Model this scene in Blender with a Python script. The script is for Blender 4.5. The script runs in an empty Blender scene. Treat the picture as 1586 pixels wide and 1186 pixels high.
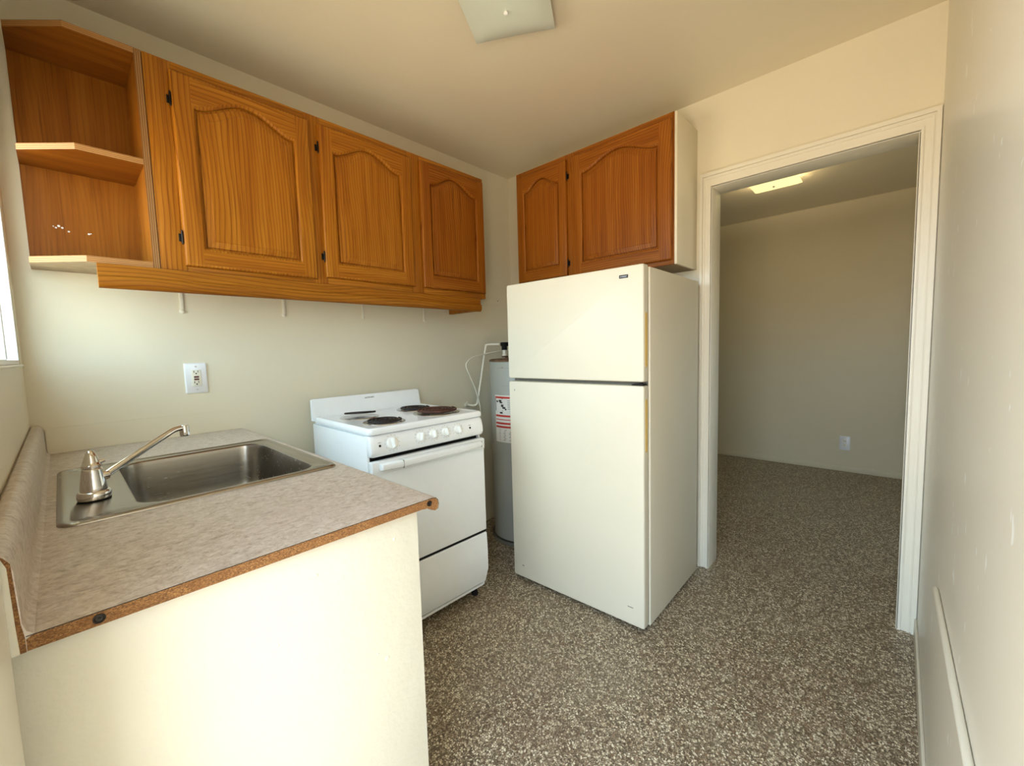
import bpy, bmesh, math, random
from mathutils import Vector, Matrix
random.seed(7)
S = bpy.context.scene
COL = S.collection
PI = math.pi
R = math.radians

# ------------------------------------------------------------------ camera, world, light, exposure
cd = bpy.data.cameras.new('camera')
cam = bpy.data.objects.new('camera', cd)
COL.objects.link(cam)
yaw, pit, rol = R(42.847), R(-4.613), R(-1.619)
fw = Vector((math.cos(yaw) * math.cos(pit), math.sin(yaw) * math.cos(pit), math.sin(pit)))
rt = Vector((math.sin(yaw), -math.cos(yaw), 0))
up = rt.cross(fw)
r2 = rt * math.cos(rol) + up * math.sin(rol)
u2 = up * math.cos(rol) - rt * math.sin(rol)
m = Matrix((r2, u2, -fw)).transposed().to_4x4()
m.translation = Vector((-2.3455, -2.1607, 1.2326))
cam.matrix_world = m
cd.sensor_fit = 'HORIZONTAL'
cd.sensor_width = 36.0
cd.lens = 36.0 * 647.8 / 1586.0
cd.clip_start = 0.01
S.camera = cam

W = bpy.data.worlds.new('sky')
S.world = W
W.use_nodes = True
nt = W.node_tree
nt.nodes.clear()
wo = nt.nodes.new('ShaderNodeOutputWorld')
bg = nt.nodes.new('ShaderNodeBackground')
tc = nt.nodes.new('ShaderNodeTexCoord')
sx = nt.nodes.new('ShaderNodeSeparateXYZ')
rp = nt.nodes.new('ShaderNodeValToRGB')
rp.color_ramp.elements[0].position = 0.46
rp.color_ramp.elements[0].color = (0.82, 0.66, 0.48, 1)      # sunlit ground outside
rp.color_ramp.elements[1].position = 0.54
rp.color_ramp.elements[1].color = (0.69, 0.90, 1.12, 1)      # bright hazy sky
mr = nt.nodes.new('ShaderNodeMapRange')
mr.inputs[1].default_value = -1
mr.inputs[2].default_value = 1
nt.links.new(tc.outputs['Generated'], sx.inputs[0])
nt.links.new(sx.outputs['Z'], mr.inputs[0])
nt.links.new(mr.outputs[0], rp.inputs[0])
nt.links.new(rp.outputs[0], bg.inputs[0])
bg.inputs[1].default_value = 10.0
nt.links.new(bg.outputs[0], wo.inputs[0])

S.view_settings.view_transform = 'Standard'
S.view_settings.look = 'None'
S.view_settings.gamma = 1
S.view_settings.use_curve_mapping = False
S.view_settings.exposure = 0.24


def portal(name, loc, sy, sz, rot):
    l = bpy.data.lights.new(name, 'AREA')
    l.shape = 'RECTANGLE'
    l.size, l.size_y = sy, sz
    l.cycles.is_portal = True
    o = bpy.data.objects.new(name, l)
    COL.objects.link(o)
    o.location = loc
    o.rotation_euler = rot
    return o


# openings in the window wall (x = XD) and the lit lamp in the far room
XD = -2.4291
YC = -2.252
HC = 2.479
WIN = (-1.02, -0.09, 1.222, 2.0)
DOR = (-2.235, -1.64, 0.0, 2.03)
FX, FY0, FY1 = 2.591, -3.5, 0.45          # far room: far wall, right wall, left wall
FWN = (.9, 1.5, 1.0, 1.6)                 # unseen window added to light the far room
portal('added_far_window_daylight', ((FWN[0] + FWN[1]) / 2, FY0 - .11, (FWN[2] + FWN[3]) / 2), FWN[1] - FWN[0], FWN[3] - FWN[2], (PI / 2, 0, 0))
portal('window_daylight', (XD - .16, (WIN[0] + WIN[1]) / 2, (WIN[2] + WIN[3]) / 2), WIN[3] - WIN[2], WIN[1] - WIN[0], (0, -PI / 2, 0))
portal('entrance_daylight', (XD - .16, (DOR[0] + DOR[1]) / 2, (DOR[2] + DOR[3]) / 2), DOR[3] - DOR[2], DOR[1] - DOR[0], (0, -PI / 2, 0))


# ------------------------------------------------------------------ materials
class NT:
    def __init__(s, name):
        s.m = bpy.data.materials.new(name)
        s.m.use_nodes = True
        s.t = s.m.node_tree
        s.b = s.t.nodes['Principled BSDF']

    def n(s, t, **k):
        x = s.t.nodes.new(t)
        for a, v in k.items():
            setattr(x, a, v)
        return x

    def l(s, a, b):
        s.t.links.new(a, b)

    def coord(s, scale=(1, 1, 1), kind='Object', rand=False, loc=(0, 0, 0)):
        c = s.n('ShaderNodeTexCoord')
        mp = s.n('ShaderNodeMapping')
        mp.inputs['Scale'].default_value = scale
        mp.inputs['Location'].default_value = loc
        src = c.outputs[kind]
        if rand:
            oi = s.n('ShaderNodeObjectInfo')
            mu = s.n('ShaderNodeMath', operation='MULTIPLY')
            mu.inputs[1].default_value = 7.3
            ad = s.n('ShaderNodeVectorMath', operation='ADD')
            s.l(oi.outputs['Random'], mu.inputs[0])
            s.l(src, ad.inputs[0])
            s.l(mu.outputs[0], ad.inputs[1])
            src = ad.outputs[0]
        s.l(src, mp.inputs[0])
        return mp.outputs[0]

    def noise(s, vec, scale, detail=3, rough=.5, dist=0):
        x = s.n('ShaderNodeTexNoise')
        x.inputs['Scale'].default_value = scale
        x.inputs['Detail'].default_value = detail
        x.inputs['Roughness'].default_value = rough
        x.inputs['Distortion'].default_value = dist
        s.l(vec, x.inputs['Vector'])
        return x.outputs[0]

    def ramp(s, fac, stops):
        x = s.n('ShaderNodeValToRGB')
        e = x.color_ramp.elements
        while len(e) < len(stops):
            e.new(.5)
        for i, (p, c) in enumerate(stops):
            e[i].position = p
            e[i].color = (*c, 1) if len(c) == 3 else c
        s.l(fac, x.inputs[0])
        return x.outputs[0]

    def mix(s, fac, a, b, mode='MIX'):
        x = s.n('ShaderNodeMix', data_type='RGBA', blend_type=mode)
        if isinstance(fac, (int, float)):
            x.inputs[0].default_value = fac
        else:
            s.l(fac, x.inputs[0])
        for i, v in ((6, a), (7, b)):
            if isinstance(v, tuple):
                x.inputs[i].default_value = (*v, 1)
            else:
                s.l(v, x.inputs[i])
        return x.outputs[2]

    def bump(s, h, strength=.2, dist=.002):
        x = s.n('ShaderNodeBump')
        x.inputs['Strength'].default_value = strength
        x.inputs['Distance'].default_value = dist
        s.l(h, x.inputs['Height'])
        s.l(x.outputs[0], s.b.inputs['Normal'])

    def col(s, c):
        if isinstance(c, tuple):
            s.b.inputs['Base Color'].default_value = (*c, 1)
        else:
            s.l(c, s.b.inputs['Base Color'])

    def set(s, rough=None, metal=None, spec=None, coat=None, coatr=None):
        if rough is not None: s.b.inputs['Roughness'].default_value = rough
        if metal is not None: s.b.inputs['Metallic'].default_value = metal
        if spec is not None: s.b.inputs['Specular IOR Level'].default_value = spec
        if coat is not None: s.b.inputs['Coat Weight'].default_value = coat
        if coatr is not None: s.b.inputs['Coat Roughness'].default_value = coatr


def paint(name, c, rough=.45, bump=.12, bscale=90, spots=None):
    M = NT(name)
    v = M.coord()
    n = M.noise(v, 2.2, 3)
    base = M.ramp(n, [(.3, tuple(x * .965 for x in c)), (.7, c)])
    if spots:
        # chips and scuffs where paint has come off
        vs = M.coord(spots['scale'])
        sp = M.noise(vs, 1.0, 2, .6)
        f = M.ramp(sp, [(spots['t'], (0, 0, 0)), (spots['t'] + .012, (1, 1, 1))])
        base = M.mix(f, base, spots['c'])
    M.col(base)
    M.set(rough=rough)
    h = M.noise(v, bscale, 3, .6)
    h2 = M.noise(v, 14, 4, .6)
    a = M.n('ShaderNodeMath', operation='MULTIPLY_ADD')
    M.l(h, a.inputs[0])
    a.inputs[1].default_value = .25
    M.l(h2, a.inputs[2])
    M.bump(a.outputs[0], bump, .006)
    return M.m


def plain(name, c, rough=.5, metal=0., spec=.5, var=.04, coat=0, scale=25):
    M = NT(name)
    n = M.noise(M.coord(), scale, 2)
    M.col(M.ramp(n, [(.3, tuple(x * (1 - var) for x in c)), (.7, tuple(min(1, x * (1 + var)) for x in c))]))
    M.set(rough=rough, metal=metal, spec=spec, coat=coat)
    return M.m


CREAM = (.80, .735, .565)
M_WALL = paint('wall_paint', CREAM, .42, .12)
M_CEIL = paint('ceiling_paint', (.80, .72, .545), .40, .16)
M_WALLR = paint('scuffed_wall_paint', (.79, .745, .63), .28, .10, spots=dict(scale=(26, 26, 14), t=.705, c=(.95, .95, .9)))
M_TRIM = paint('trim_paint', (.82, .775, .65), .35, .08)
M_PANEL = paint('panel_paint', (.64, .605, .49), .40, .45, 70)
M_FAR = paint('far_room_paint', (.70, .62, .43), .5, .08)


def oak(name, horiz=False, t=1.0, red=0.0, k=1.0):
    M = NT(name)

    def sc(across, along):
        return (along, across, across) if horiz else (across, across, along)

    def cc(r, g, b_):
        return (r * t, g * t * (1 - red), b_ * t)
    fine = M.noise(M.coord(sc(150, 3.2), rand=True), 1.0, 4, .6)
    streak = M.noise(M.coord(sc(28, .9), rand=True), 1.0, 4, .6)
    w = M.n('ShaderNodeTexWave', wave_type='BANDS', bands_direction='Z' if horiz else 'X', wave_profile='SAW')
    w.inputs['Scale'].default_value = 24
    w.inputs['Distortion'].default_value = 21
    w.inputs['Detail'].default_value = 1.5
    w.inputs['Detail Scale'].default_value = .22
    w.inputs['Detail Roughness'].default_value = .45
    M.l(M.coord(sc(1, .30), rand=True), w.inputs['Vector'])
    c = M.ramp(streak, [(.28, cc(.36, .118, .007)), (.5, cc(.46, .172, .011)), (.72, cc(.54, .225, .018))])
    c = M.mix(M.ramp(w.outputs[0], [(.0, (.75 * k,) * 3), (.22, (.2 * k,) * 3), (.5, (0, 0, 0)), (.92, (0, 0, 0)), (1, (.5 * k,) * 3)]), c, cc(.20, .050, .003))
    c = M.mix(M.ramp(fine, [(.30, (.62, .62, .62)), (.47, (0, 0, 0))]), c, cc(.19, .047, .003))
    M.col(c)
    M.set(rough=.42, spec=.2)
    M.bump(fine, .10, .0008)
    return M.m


M_OAK = oak('oak_vertical_grain', False, .84, .05)
M_OAKH = oak('oak_lengthwise_grain', True, .84, .05)
M_OAKIN = oak('shaded_oak_veneer', False, .56, .14, .35)  # both interior veneers: shade inside the shelf is put into a darker tone
M_OAKINH = oak('shaded_oak_veneer_shelf', True, .46, .18, .4)
M_RAIL = oak('oak_rail', True, .70, .05)
M_OAKDIM = oak('oak_reddish_shaded', False, .66, .16)  # same oak, redder and darkened partly for weaker light away from the window
M_OAKDIMH = oak('oak_reddish_shaded_lengthwise', True, .66, .16)


def ply(name, axis, k=1.0):
    M = NT(name)
    w = M.n('ShaderNodeTexWave', wave_type='BANDS', bands_direction=axis)
    w.inputs['Scale'].default_value = 58
    w.inputs['Distortion'].default_value = .6
    w.inputs['Detail'].default_value = 2
    M.l(M.coord(), w.inputs['Vector'])
    n = M.noise(M.coord((30, 30, 30)), 1, 3)
    c = M.ramp(w.outputs[0], [(.25, (.20 * k, .065 * k, .01 * k)), (.5, (.52 * k, .26 * k, .08 * k))])
    c = M.mix(M.ramp(n, [(.4, (0, 0, 0)), (.7, (.5, .5, .5))]), c, (.34 * k, .15 * k, .04 * k))
    M.col(c)
    M.set(rough=.6)
    return M.m


M_PLYZ = ply('plywood_edge', 'Z')
M_PLYX = ply('plywood_edge_upright', 'X', .7)
M_RAWPLY = plain('raw_plywood', (.40, .31, .20), .8, var=.12)


def particle():
    M = NT('particle_board')
    v = M.n('ShaderNodeTexVoronoi')
    v.inputs['Scale'].default_value = 560
    M.l(M.coord((1, 1, 1.6)), v.inputs['Vector'])
    n = M.noise(M.coord(), 60, 4, .7)
    s = M.n('ShaderNodeSeparateColor')
    M.l(v.outputs['Color'], s.inputs[0])
    c = M.ramp(s.outputs[0], [(.0, (.10, .042, .010)), (.5, (.20, .088, .024)), (1, (.35, .18, .06))])
    c = M.mix(M.ramp(n, [(.35, (.6, .6, .6)), (.6, (0, 0, 0))]), c, (.16, .062, .014))
    M.col(c)
    M.set(rough=.85)
    M.bump(s.outputs[0], .3, .001)
    return M.m


M_PART = particle()


def laminate():
    M = NT('counter_laminate')
    v = M.coord((1, 1.0, 1))
    n1 = M.noise(M.coord((48, 80, 60)), 1.0, 6, .7, .8)
    n2 = M.noise(v, 190, 3, .6)
    n3 = M.noise(v, 3.5, 3)
    c = M.ramp(n1, [(.30, (.32, .25, .18)), (.45, (.55, .475, .395)), (.60, (.68, .61, .535)), (.75, (.74, .675, .61))])
    c = M.mix(M.ramp(n2, [(.34, (.5, .5, .5)), (.46, (0, 0, 0))]), c, (.33, .25, .185))
    c = M.mix(M.ramp(n3, [(.4, (0, 0, 0)), (.7, (.4, .4, .4))]), c, (.60, .50, .44))
    M.col(c)
    M.set(rough=.38)
    return M.m


M_LAM = laminate()


def terrazzo():
    M = NT('terrazzo')
    v = M.coord()
    dv = M.noise(v, 40, 2)
    vec = M.n('ShaderNodeVectorMath', operation='MULTIPLY_ADD')
    M.l(dv, vec.inputs[0])
    vec.inputs[1].default_value = (.012, .012, .012)
    M.l(v, vec.inputs[2])

    def layer(scale):
        a = M.n('ShaderNodeTexVoronoi', feature='F1')
        a.inputs['Scale'].default_value = scale
        M.l(vec.outputs[0], a.inputs['Vector'])
        e = M.n('ShaderNodeTexVoronoi', feature='DISTANCE_TO_EDGE')
        e.inputs['Scale'].default_value = scale
        M.l(vec.outputs[0], e.inputs['Vector'])
        s = M.n('ShaderNodeSeparateColor')
        M.l(a.outputs['Color'], s.inputs[0])
        return s.outputs[0], s.outputs[1], e.outputs[0]

    r1, g1, e1 = layer(135)
    r2_, g2_, e2 = layer(230)
    matrix = M.ramp(M.noise(v, 9, 4), [(.3, (.105, .074, .050)), (.7, (.165, .125, .088))])
    small = M.ramp(r2_, [(.0, (.07, .045, .03)), (.35, (.19, .14, .095)), (.65, (.38, .31, .235)), (1, (.60, .53, .43))])
    f2 = M.ramp(e2, [(.06, (0, 0, 0)), (.14, (1, 1, 1))])
    c = M.mix(f2, matrix, small)
    big = M.ramp(r1, [(.0, (.20, .095, .06)), (.15, (.45, .36, .27)), (.45, (.72, .65, .54)), (1, (.88, .84, .74))])
    pres = M.ramp(g1, [(.50, (0, 0, 0)), (.52, (1, 1, 1))])
    f1 = M.ramp(e1, [(.08, (0, 0, 0)), (.16, (1, 1, 1))])
    f = M.mix(1.0, pres, f1, 'MULTIPLY')
    c = M.mix(f, c, big)
    # old dust and wax residue in large soft patches, a reddish worn stain near the doorway
    d = M.noise(v, 2.3, 4, .6)
    c = M.mix(M.ramp(d, [(.50, (0, 0, 0)), (.72, (.16, .16, .16))]), c, (.40, .37, .31))
    d2 = M.noise(M.coord(loc=(3, 1, 0)), 1.7, 3, .6)
    c = M.mix(M.ramp(d2, [(.52, (0, 0, 0)), (.75, (.22, .22, .22))]), c, (.17, .095, .065))
    M.col(M.mix(1.0, c, (1.0, .97, .86), 'MULTIPLY'))
    M.set(rough=.42, spec=.4)
    return M.m


M_TERR = terrazzo()
M_FRIDGE = paint('fridge_enamel', (.74, .69, .55), .42, .05, 260)
M_STOVE = plain('white_enamel', (.86, .875, .875), .16, var=.01)
M_KNOB = plain('white_knob_plastic', (.88, .87, .82), .3, var=.01)
M_BLACK = plain('black_metal', (.010, .009, .009), .7, spec=.15)
M_COIL = plain('burner_coil', (.02, .014, .012), .55, spec=.3, var=.3)
M_COILR = plain('rusty_burner_coil', (.07, .026, .016), .6, spec=.3, var=.3)
M_PAN = plain('chrome_drip_pan', (.6, .6, .6), .25, 1.)
M_GASK = plain('fridge_gasket', (.16, .15, .12), .6)
M_YEL = plain('yellowed_plastic', (.66, .44, .13), .35)
M_BADGE = plain('badge_black', (.012, .012, .016), .3)
M_SILV = plain('badge_silver', (.62, .60, .62), .35, .3)
M_HINGE = plain('dark_hinge', (.018, .013, .010), .45, .6)
M_WHITE = plain('white_plastic', (.86, .86, .86), .28, var=.01)
M_IVORY = plain('ivory_plastic', (.83, .80, .66), .3, var=.01)
M_SLOT = plain('dark_slot', (.012, .010, .008), .6)
M_DKRED = plain('dark_red_button', (.075, .006, .010), .4)
M_GLASSW = None


def steel(name, base, rough, streak):
    M = NT(name)
    n = M.noise(M.coord(streak), 1.0, 4, .7)
    M.col(M.ramp(n, [(.3, tuple(x * .9 for x in base)), (.7, base)]))
    x = M.n('ShaderNodeMapRange')
    x.inputs[3].default_value = rough * .8
    x.inputs[4].default_value = rough * 1.25
    M.l(n, x.inputs[0])
    M.l(x.outputs[0], M.b.inputs['Roughness'])
    M.set(metal=1.0)
    return M.m


M_STEEL = steel('brushed_steel', (.40, .375, .335), .25, (8, 90, 90))
M_CHROME = steel('chrome', (.80, .79, .78), .07, (20, 20, 20))
M_TANK = plain('tank_enamel', (.36, .36, .31), .4, var=.02, scale=4)
M_RUST = plain('rusty_top', (.16, .085, .04), .8, var=.3)
M_PIPEW = plain('white_pipe_paint', (.76, .71, .58), .45)
M_LABELW = plain('sticker_paper', (.72, .68, .60), .5)
M_RED = plain('sticker_red', (.50, .035, .02), .5)
M_INK = plain('sticker_ink', (.03, .027, .025), .6)
M_INKG = plain('sticker_grey_ink', (.30, .27, .23), .6)
M_MARK = plain('pale_chip', (.80, .78, .74), .6)


def frosted(name, c, em, emc):
    M = NT(name)
    n = M.noise(M.coord(), 8, 2)
    M.col(M.ramp(n, [(.3, tuple(x * .96 for x in c)), (.7, c)]))
    M.set(rough=.12)
    if em:
        M.b.inputs['Emission Color'].default_value = (*emc, 1)
        M.b.inputs['Emission Strength'].default_value = em
    else:
        M.b.inputs['Transmission Weight'].default_value = .12
    return M.m


M_SHADE = frosted('frosted_glass', (.80, .86, .75), 0, None)
M_LIT = frosted('lit_frosted_glass', (.85, .8, .6), 1.0, (.95, .84, .36))


def pane(name, tint):
    M = NT(name)
    M.t.nodes.remove(M.b)
    out = [x for x in M.t.nodes if x.type == 'OUTPUT_MATERIAL'][0]
    tr = M.n('ShaderNodeBsdfTransparent')
    tr.inputs[0].default_value = tint
    gl = M.n('ShaderNodeBsdfGlossy')
    gl.inputs['Roughness'].default_value = .03
    fr = M.n('ShaderNodeFresnel')
    fr.inputs[0].default_value = 1.45
    mx = M.n('ShaderNodeMixShader')
    mu = M.n('ShaderNodeMath', operation='MULTIPLY')
    mu.inputs[1].default_value = .5
    M.l(fr.outputs[0], mu.inputs[0])
    M.l(mu.outputs[0], mx.inputs[0])
    M.l(tr.outputs[0], mx.inputs[1])
    M.l(gl.outputs[0], mx.inputs[2])
    M.l(mx.outputs[0], out.inputs[0])
    return M.m


M_PANE = pane('window_glass', (.93, .97, .95, 1))


# ------------------------------------------------------------------ mesh helpers
class MB:
    def __init__(s):
        s.bm = bmesh.new()

    def _add(s, t, mat=0):
        for f in t.faces:
            f.material_index = mat
        me = bpy.data.meshes.new('tmp')
        t.to_mesh(me)
        t.free()
        s.bm.from_mesh(me)
        bpy.data.meshes.remove(me)
        return s

    def box(s, x0, y0, z0, x1, y1, z1, bev=0, seg=2, mat=0, rot=None):
        t = bmesh.new()
        bmesh.ops.create_cube(t, size=1)
        c = Vector(((x0 + x1) / 2, (y0 + y1) / 2, (z0 + z1) / 2))
        d = Vector((abs(x1 - x0), abs(y1 - y0), abs(z1 - z0)))
        for v in t.verts:
            v.co = Vector((v.co.x * d.x, v.co.y * d.y, v.co.z * d.z))
        if bev:
            bmesh.ops.bevel(t, geom=list(t.edges), offset=min(bev, min(d) * .49), segments=seg, profile=.5, affect='EDGES')
        if rot:
            bmesh.ops.transform(t, matrix=rot.to_4x4(), verts=t.verts)
        for v in t.verts:
            v.co += c
        return s._add(t, mat)

    def loft(s, loops, cap0=True, cap1=True, mat=0, closed=True):
        t = bmesh.new()
        vs = [[t.verts.new(p) for p in lp] for lp in loops]
        n = len(loops[0])
        for a, b in zip(vs, vs[1:]):
            for i in range(n if closed else n - 1):
                j = (i + 1) % n
                try:
                    t.faces.new((a[i], a[j], b[j], b[i]))
                except ValueError:
                    pass
        if cap0:
            t.faces.new(list(reversed(vs[0])))
        if cap1:
            t.faces.new(vs[-1])
        bmesh.ops.recalc_face_normals(t, faces=t.faces)
        return s._add(t, mat)

    def lathe(s, prof, c=(0, 0, 0), n=32, axis='z', cap0=True, cap1=True, mat=0):
        loops = []
        for r, h in prof:
            lp = []
            for i in range(n):
                a = 2 * PI * i / n
                p = (r * math.cos(a), r * math.sin(a), h)
                if axis == 'y': p = (p[0], -h, p[1])
                if axis == 'x': p = (h, p[0], p[1])
                lp.append((p[0] + c[0], p[1] + c[1], p[2] + c[2]))
            loops.append(lp)
        return s.loft(loops, cap0, cap1, mat)

    def tube(s, path, r, n=12, mat=0, caps=True):
        P = [Vector(p) for p in path]
        rr = r if isinstance(r, (list, tuple)) else [r] * len(P)
        loops = []
        nrm = None
        for i, p in enumerate(P):
            d = (P[min(i + 1, len(P) - 1)] - P[max(i - 1, 0)]).normalized()
            if nrm is None:
                nrm = d.orthogonal().normalized()
            nrm = (nrm - d * nrm.dot(d)).normalized()
            b = d.cross(nrm)
            loops.append([p + (nrm * math.cos(2 * PI * k / n) + b * math.sin(2 * PI * k / n)) * rr[i] for k in range(n)])
        return s.loft(loops, caps, caps, mat)

    def prism(s, pts, axis, a, b, mat=0, capmat=None):
        """2D outline extruded along an axis: 'y' pts=(x,z), 'z' pts=(x,y), 'x' pts=(y,z)"""
        def P(p, h):
            return {'y': (p[0], h, p[1]), 'z': (p[0], p[1], h), 'x': (h, p[0], p[1])}[axis]
        t = bmesh.new()
        A = [t.verts.new(P(p, a)) for p in pts]
        B = [t.verts.new(P(p, b)) for p in pts]
        n = len(pts)
        sides = []
        for i in range(n):
            sides.append(t.faces.new((A[i], A[(i + 1) % n], B[(i + 1) % n], B[i])))
        caps = [t.faces.new(list(reversed(A))), t.faces.new(B)]
        bmesh.ops.recalc_face_normals(t, faces=t.faces)
        for f in sides:
            f.material_index = mat
        for f in caps:
            f.material_index = mat if capmat is None else capmat
        me = bpy.data.meshes.new('tmp')
        t.to_mesh(me)
        t.free()
        s.bm.from_mesh(me)
        bpy.data.meshes.remove(me)
        return s

    def face(s, pts, mat=0):
        f = s.bm.faces.new([s.bm.verts.new(p) for p in pts])
        f.material_index = mat
        return s

    def build(s, name, mat, parent=None, ang=38, label=None):
        me = bpy.data.meshes.new(name)
        s.bm.to_mesh(me)
        s.bm.free()
        for q in (mat if isinstance(mat, (list, tuple)) else [mat]):
            me.materials.append(q)
        for p in me.polygons:
            p.use_smooth = True
        me.set_sharp_from_angle(angle=R(ang))
        o = bpy.data.objects.new(name, me)
        COL.objects.link(o)
        if parent:
            o.parent = parent
        if label:
            o['label'] = label
        return o


def tag(o, label, cat, group=None):
    o['label'] = label
    o['category'] = cat
    if group:
        o['group'] = group
    return o


def thing(name, label, cat, loc=(0, 0, 0), rz=0, group=None):
    o = bpy.data.objects.new(name, None)
    o.empty_display_size = .05
    COL.objects.link(o)
    o.location = loc
    o.rotation_euler = (0, 0, rz)
    return tag(o, label, cat, group)


def struct(o):
    o['kind'] = 'structure'
    return o


def rrect(x0, y0, x1, y1, r, n=6, z=0):
    out = []
    for cx, cy, a in ((x1 - r, y0 + r, -90), (x1 - r, y1 - r, 0), (x0 + r, y1 - r, 90), (x0 + r, y0 + r, 180)):
        for k in range(n + 1):
            t = R(a + 90 * k / n)
            out.append((cx + r * math.cos(t), cy + r * math.sin(t), z))
    return out


def smoothpath(pts, sub=6):
    P = [Vector(p) for p in pts]
    out = []
    for i in range(len(P) - 1):
        p0, p1, p2, p3 = P[max(i - 1, 0)], P[i], P[i + 1], P[min(i + 2, len(P) - 1)]
        for k in range(sub):
            t = k / sub
            out.append(.5 * ((2 * p1) + (p2 - p0) * t + (2 * p0 - 5 * p1 + 4 * p2 - p3) * t * t + (3 * p1 - p0 - 3 * p2 + p3) * t ** 3))
    out.append(P[-1])
    return out


# ------------------------------------------------------------------ the setting
struct(MB().box(XD - .15, FY0 - .1, -.12, FX + .12, FY1 + .1, 0).build('floor', M_TERR))
struct(MB().box(XD - .15, FY0 - .1, HC, FX + .12, FY1 + .1, HC + .12).build('ceiling', M_CEIL))
struct(MB().box(XD - .15, 0, 0, 0, .12, HC).build('wall_left', M_WALL))
OY0, OY1, OH = -2.188, -1.429, 2.0274
JT = .012
b = MB()
b.box(0, OY1 + JT, 0, .128, FY1 + .1, HC)
b.box(0, YC - .12, 0, .128, OY0 - JT, HC)
b.box(0, OY0 - JT, OH + JT, .128, OY1 + JT, HC)
b.box(0.008, FY0 - .1, 0, .128, YC - .1, HC)
struct(b.build('wall_back', M_WALL))
struct(MB().box(XD - .15, YC - .12, 0, 0.0, YC, HC).build('wall_right', M_WALLR))
b = MB()
x0, x1 = XD - .15, XD
b.box(x0, WIN[1], 0, x1, 0, HC)
b.box(x0, DOR[1], 0, x1, WIN[0], HC)
b.box(x0, WIN[0], 0, x1, WIN[1], WIN[2])
b.box(x0, WIN[0], WIN[3], x1, WIN[1], HC)
b.box(x0, DOR[0], DOR[3], x1, DOR[1], HC)
b.box(x0, YC, 0, x1, DOR[0], HC)
struct(b.build('wall_front', M_WALL))
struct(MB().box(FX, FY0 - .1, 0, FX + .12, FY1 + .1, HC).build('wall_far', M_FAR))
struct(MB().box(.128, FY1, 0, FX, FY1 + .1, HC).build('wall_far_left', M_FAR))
b = MB()
b.box(.128, FY0 - .1, 0, FWN[0], FY0, HC)
b.box(FWN[1], FY0 - .1, 0, FX, FY0, HC)
b.box(FWN[0], FY0 - .1, 0, FWN[1], FY0, FWN[2])
b.box(FWN[0], FY0 - .1, FWN[3], FWN[1], FY0, HC)
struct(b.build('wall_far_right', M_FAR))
w2 = struct(MB().box(FWN[0] + .001, FY0 - .06, FWN[2] + .001, FWN[1] - .001, FY0 - .054, FWN[3] - .001).build('window_2_added', M_PANE))  # pane of the added window, out of view
# thin painted strip above the counter on the cabinet wall
struct(MB().prism([(-2.396, -.0002), (-2.396, -.0080), (-1.795, -.0006), (-1.795, -.0002)], 'z', .9145, 1.004).build('trim_1', M_WALL))
struct(MB().box(-2.40, YC, 0, -.024, YC + .009, .075, .003).build('baseboard_right', M_TRIM))
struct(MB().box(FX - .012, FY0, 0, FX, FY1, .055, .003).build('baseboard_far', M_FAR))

# doorway to the far room: jamb lining + stepped casing
d1 = bpy.data.objects.new('door_1', None)
COL.objects.link(d1)
d1.location = (0, (OY0 + OY1) / 2, 0)
struct(d1)
dy = d1.location.y


def casing_mesh(layers, yl0, yl1, yr0, yr1, z0, z1):
    """stepped casing: layers of (from inner edge fraction a..b, thickness)"""
    b = MB()
    for a, c, th in layers:
        li, lo = yl0 + (yl1 - yl0) * a, yl0 + (yl1 - yl0) * c
        ri, ro = yr0 + (yr1 - yr0) * a, yr0 + (yr1 - yr0) * c
        zi, zo = z0 + (z1 - z0) * a, z0 + (z1 - z0) * c
        out = [(li, 0), (li, zi), (ri, zi), (ri, 0), (ro, 0), (ro, zo), (lo, zo), (lo, 0)]
        b.prism([(y - dy, z) for y, z in out], 'x', -th, -.0003)
    return b


b = casing_mesh([(0, 1, .012), (.06, .20, .018), (.55, .66, .016), (.74, .97, .022)], OY1 + .002, -1.370, OY0 - .002, -2.2505, OH + .002, 2.1044)
b.build('casing', M_TRIM, d1)
b = MB()
b.box(-.012, OY1 - dy, 0, .128, OY1 + JT - dy - .0005, OH, .001)
b.box(-.012, OY0 - JT - dy + .0005, 0, .128, OY0 - dy, OH, .001)
b.box(-.012, OY0 - JT - dy, OH, .128, OY1 + JT - dy, OH + JT - .0005, .001)
b.build('jamb', M_TRIM, d1)

# entrance doorway beside the camera: lining and casing on the window wall
d2 = bpy.data.objects.new('door_2', None)
COL.objects.link(d2)
d2.location = (XD, (DOR[0] + DOR[1]) / 2, 0)
struct(d2)
ey = d2.location.y
b = MB()
b.prism([(DOR[1] - ey, 0), (DOR[1] - ey, DOR[3]), (DOR[0] - ey, DOR[3]), (DOR[0] - ey, 0), (DOR[0] - ey - .012, 0), (DOR[0] - ey - .012, DOR[3] + .08), (-1.4255 - ey, DOR[3] + .08), (-1.4255 - ey, 0)], 'x', .0003, .020)
b.build('casing', M_TRIM, d2)
b = MB()
b.box(-.15, DOR[1] - ey - .012, 0, .001, DOR[1] - ey - .0005, DOR[3] - .001)
b.box(-.15, DOR[0] - ey - .001, 0, .001, DOR[0] - ey + .012, DOR[3] - .001)
b.build('jamb', M_TRIM, d2)

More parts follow.
